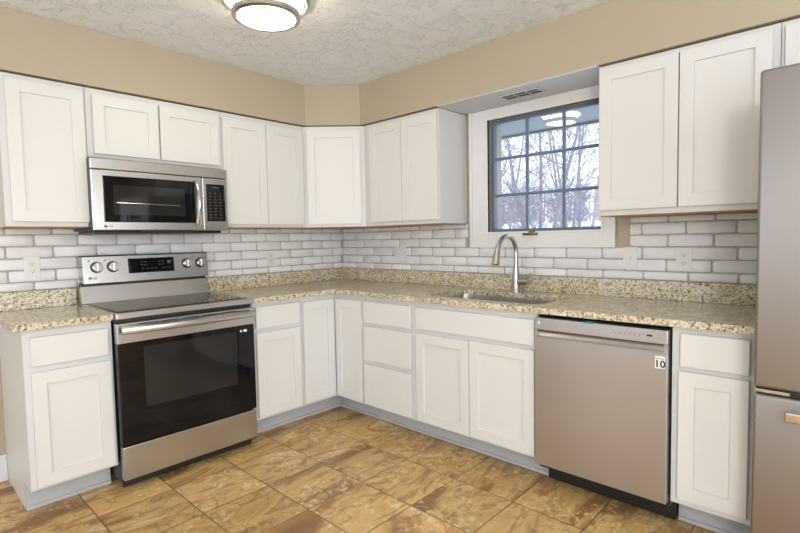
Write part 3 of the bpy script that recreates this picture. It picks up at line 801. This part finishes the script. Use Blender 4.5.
# ------------------------------------------------------------------ outlets and switches
def plate(name, label, loc, rz, kind, ww=0.074, hh=0.118, cat='outlet'):
    t = thing(name, label, cat, loc, rz, 'white outlet and switch plates on the brick')
    MB().box(-ww/2, ww/2, -0.0145, -0.0112, -hh/2, hh/2, 0.0015).box(-ww/2+0.004, ww/2-0.004, -0.0112, -0.0035, -hh/2+0.004, hh/2-0.004).build('cover_plate', M['outlet'], t)
    if kind == 'duplex':
        for z in (-0.0195, 0.0195):
            rc = MB().box(-0.0165, 0.0165, -0.0160, -0.0140, z-0.0140, z+0.0140, 0.001).build('receptacle', M['outlet'], t)
            MB().box(-0.008, -0.0055, -0.0163, -0.0158, z-0.002, z+0.007).box(0.0055, 0.008, -0.0163, -0.0158, z-0.002, z+0.007).cyl((0, -0.0163, z-0.008), (0, -0.0158, z-0.008), 0.0028, n=12).build('slots', M['slot'], rc)
    elif kind == 'switch':
        for x in ((-0.0,) if ww < 0.1 else (-0.023, 0.023)):
            MB().box(x-0.006, x+0.006, -0.0160, -0.0140, -0.012, 0.012, 0.0005).box(x-0.004, x+0.004, -0.024, -0.0155, -0.002, 0.009, 0.001).build('toggle', M['outlet'], t)
    return t
plate('wall_outlet', 'white duplex outlet on the brick left of the range', (-2.253, 0, 1.141), 0, 'duplex')
plate('wall_outlet', 'white duplex outlet on the brick between the range and the corner', (-0.748, 0, 1.128), 0, 'duplex')
plate('light_switch', 'wide white switch plate on the brick between the corner and the window', (0, -0.709, 1.138), RW, 'switch', 0.118, 0.118, 'switch')
plate('light_switch', 'white single switch plate on the brick below the window casing corner', (0, -2.428, 1.131), RW, 'switch', 0.074, 0.122, 'switch')
plate('wall_outlet', 'white duplex outlet on the brick under the large right wall cabinet', (0, -2.690, 1.130), RW, 'duplex')

# ------------------------------------------------------------------ soffit vent
t = thing('vent_register', 'small grey slotted vent register in the underside above the window', 'vent', (-0.185, -1.868, UT+0.003))
mb = MB(); zt = -0.0005
ring = [(-0.055, 0.055, -0.125, -0.117), (-0.055, 0.055, 0.117, 0.125), (-0.055, -0.045, -0.117, 0.117), (0.045, 0.055, -0.117, 0.117)]
for a, b_, c_, d_ in ring: mb.box(a, b_, c_, d_, -0.008, zt, 0.001)
mb.build('vent_frame', M['ventm'], t)
MB().box(-0.045, 0.045, -0.117, 0.117, -0.002, zt).build('vent_opening', M['slot'], t)
mb = MB().box(-0.003, 0.003, -0.117, 0.117, -0.005, -0.002)
for k in (-0.04, 0.04): mb.box(-0.045, 0.045, k-0.003, k+0.003, -0.0048, -0.0022)
mb.build('vent_bars', M['ventm'], t)

# ------------------------------------------------------------------ ceiling lamp
LX, LY = -1.522, -1.278
t = thing('ceiling_lamp', 'round flush ceiling lamp with nickel rings and glowing glass', 'ceiling lamp', (LX, LY, ZC))
MB().lathe([(0, -0.0008), (0.205, -0.0008), (0.207, -0.012), (0.200, -0.024), (0.190, -0.027), (0.182, -0.020), (0, -0.018)], (0, 0, 0), 64).build('lamp_pan', M['nickel'], t, smooth=True, recalc=True)
MB().lathe([(0, -0.0205), (0.172, -0.0205), (0.172, -0.030), (0.162, -0.036), (0.145, -0.038), (0.145, -0.076), (0.136, -0.088), (0.08, -0.096), (0, -0.098)], (0, 0, 0), 64).build('glass_diffuser', M['diffuser'], t, smooth=True, recalc=True)
MB().lathe([(0.1465, -0.068), (0.156, -0.067), (0.159, -0.076), (0.157, -0.090), (0.142, -0.097), (0.134, -0.0935), (0.1465, -0.082), (0.1465, -0.068)], (0, 0, 0), 64).build('lower_ring', M['nickel'], t, smooth=True, recalc=True)
for k in range(3):
    a = R(60+120*k)
    MB().cyl((0.165*math.cos(a), 0.165*math.sin(a), -0.026), (0.156*math.cos(a), 0.156*math.sin(a), -0.072), 0.003, n=10).build('ring_post', M['nickel'], t, smooth=True)

# ------------------------------------------------------------------ outdoors
def hill(x, y):
    k = max(0.0, min(1.0, (x-6)/24)); return -0.35+2.5*k*k*(3-2*k)
bm = bmesh.new(); nx, ny = 30, 26; g = []
for i in range(nx+1):
    row = []
    for j in range(ny+1):
        x = 0.3+70*(i/nx)**1.5; y = -40+110*j/ny
        row.append(bm.verts.new((x, y, hill(x, y)+0.12*math.sin(x*0.7+y*0.4))))
    g.append(row)
for i in range(nx):
    for j in range(ny): bm.faces.new((g[i][j], g[i+1][j], g[i+1][j+1], g[i][j+1]))
mb = MB(); mb.bm.free(); mb.bm = bm
sn = struct('ground', mb, M['snow'], smooth=True); tag(sn, 'snow covered ground outside the kitchen window', 'ground')
ev = struct('trim_2', MB().box(0.151, 1.25, -8, 3, 2.20, 2.24).box(1.25, 1.28, -8, 3, 2.18, 2.40).box(0.151, 1.25, -8, 3, 2.36, 2.40), M['eave'])
tag(ev, 'grey roof eave seen through the top of the window', 'eave')

def branch(mb, p, d, L, r, depth, rn):
    segs = 5; pts = [p]; rad = [r]; q_ = p.copy(); dd = d.copy(); dirs = [dd.copy()]
    for s in range(segs):
        dd = (dd+Vector((rn.uniform(-1, 1), rn.uniform(-1, 1), rn.uniform(-0.7, 1)))*0.16).normalized()
        q_ = q_+dd*L/segs; pts.append(q_.copy()); rad.append(max(0.0045, r*(1-0.8*(s+1)/segs))); dirs.append(dd.copy())
    mb.tube(pts, rad, 5 if depth > 1 else 3, cap=False)
    if depth <= 0: return
    for k in range(8 if depth > 1 else 6):
        tt = rn.uniform(0.15, 0.98); i = min(segs-1, int(tt*segs)); f_ = tt*segs-i
        b0 = pts[i].lerp(pts[i+1], f_); rr = rad[i]*(1-f_)+rad[i+1]*f_
        ax = Vector((rn.uniform(-1, 1), rn.uniform(-1, 1), rn.uniform(-0.5, 0.8))).normalized()
        nd = (dirs[i]*0.75+ax*0.75).normalized()
        branch(mb, b0, nd, L*rn.uniform(0.38, 0.62), rr*0.6, depth-1, rn)
def tree(x, y, H, r, seed, label, stems, depth=3):
    rn = random.Random(seed); z = hill(x, y)-0.15
    t = thing('bare_tree', label, 'tree', (x, y, z), 0, 'bare trees outside the window')
    tr = MB(); mb = MB()
    for lx, ly in stems:
        p = Vector((0, 0, 0)); pts = [p]; rad = [r]
        for s in range(8):
            p = p+Vector((lx+rn.uniform(-0.05, 0.05), ly+rn.uniform(-0.06, 0.06), 1))*(H*0.1); pts.append(p); rad.append(r*(1-0.1*(s+1)))
        tr.tube(pts, rad, 8, cap=False)
        for k in range(11):
            i = rn.randint(1, 8); a = rn.uniform(0, 6.28)
            d = Vector((math.cos(a)*0.7, math.sin(a)*0.9, rn.uniform(0.1, 1.0))).normalized()
            branch(mb, pts[i], d, H*rn.uniform(0.16, 0.30), rad[i]*0.42, depth-1, rn)
    tr.build('trunk', M['bark'], t, smooth=True); mb.build('branches', M['bark'], t)
tree(9.0, 3.7, 7.5, 0.075, 11, 'leaning bare tree seen through the left column of window panes', [(0, 0.30), (0, 0.10)])
tree(8.0, 2.2, 8.0, 0.065, 23, 'many-stemmed bare tree seen through the middle window panes', [(0, 0.02), (0.1, -0.16), (0, 0.2)])
tree(12.0, 3.3, 8.5, 0.06, 37, 'bare tree behind, seen between the middle and right window panes', [(0, -0.08), (0, 0.12)])
tree(6.6, 0.6, 7.0, 0.04, 41, 'fine twiggy bare tree seen through the right window panes', [(0, -0.12), (0, 0.18), (0, 0.02)])
tree(14.0, 6.9, 9.0, 0.06, 53, 'bare tree farther off, seen through the leftmost window panes', [(0, 0.05), (0, -0.2)])

rn = random.Random(77); mb = MB()
for k in range(900):
    x = rn.uniform(34, 52); y = rn.uniform(-12, 60); z = hill(x, y)-0.1
    h_ = rn.uniform(2.4, 4.3)*(x/38)
    p0 = Vector((x, y, z)); p1 = p0+Vector((rn.uniform(-0.3, 0.3), rn.uniform(-0.3, 0.3), h_))
    mb.tube([p0, p0.lerp(p1, 0.5), p1], [0.05, 0.035, 0.012], 3, cap=False)
    for s in range(12):
        b0 = p0.lerp(p1, rn.uniform(0.05, 0.95)); d = Vector((rn.uniform(-1, 1), rn.uniform(-1, 1), rn.uniform(0, 1.0))).normalized()
        b1 = b0+d*rn.uniform(0.5, 1.1); mb.tube([b0, b1], [0.035, 0.012], 3, cap=False)
        b2 = b0.lerp(b1, 0.5); mb.tube([b2, b2+Vector((rn.uniform(-1, 1), rn.uniform(-1, 1), rn.uniform(-0.2, 1))).normalized()*0.6], [0.025, 0.01], 3, cap=False)
o = mb.build('woodland_thicket', M['woods']); tag(o, 'distant frosty grey thicket of bare brush beyond the snow', 'thicket', kind='stuff')
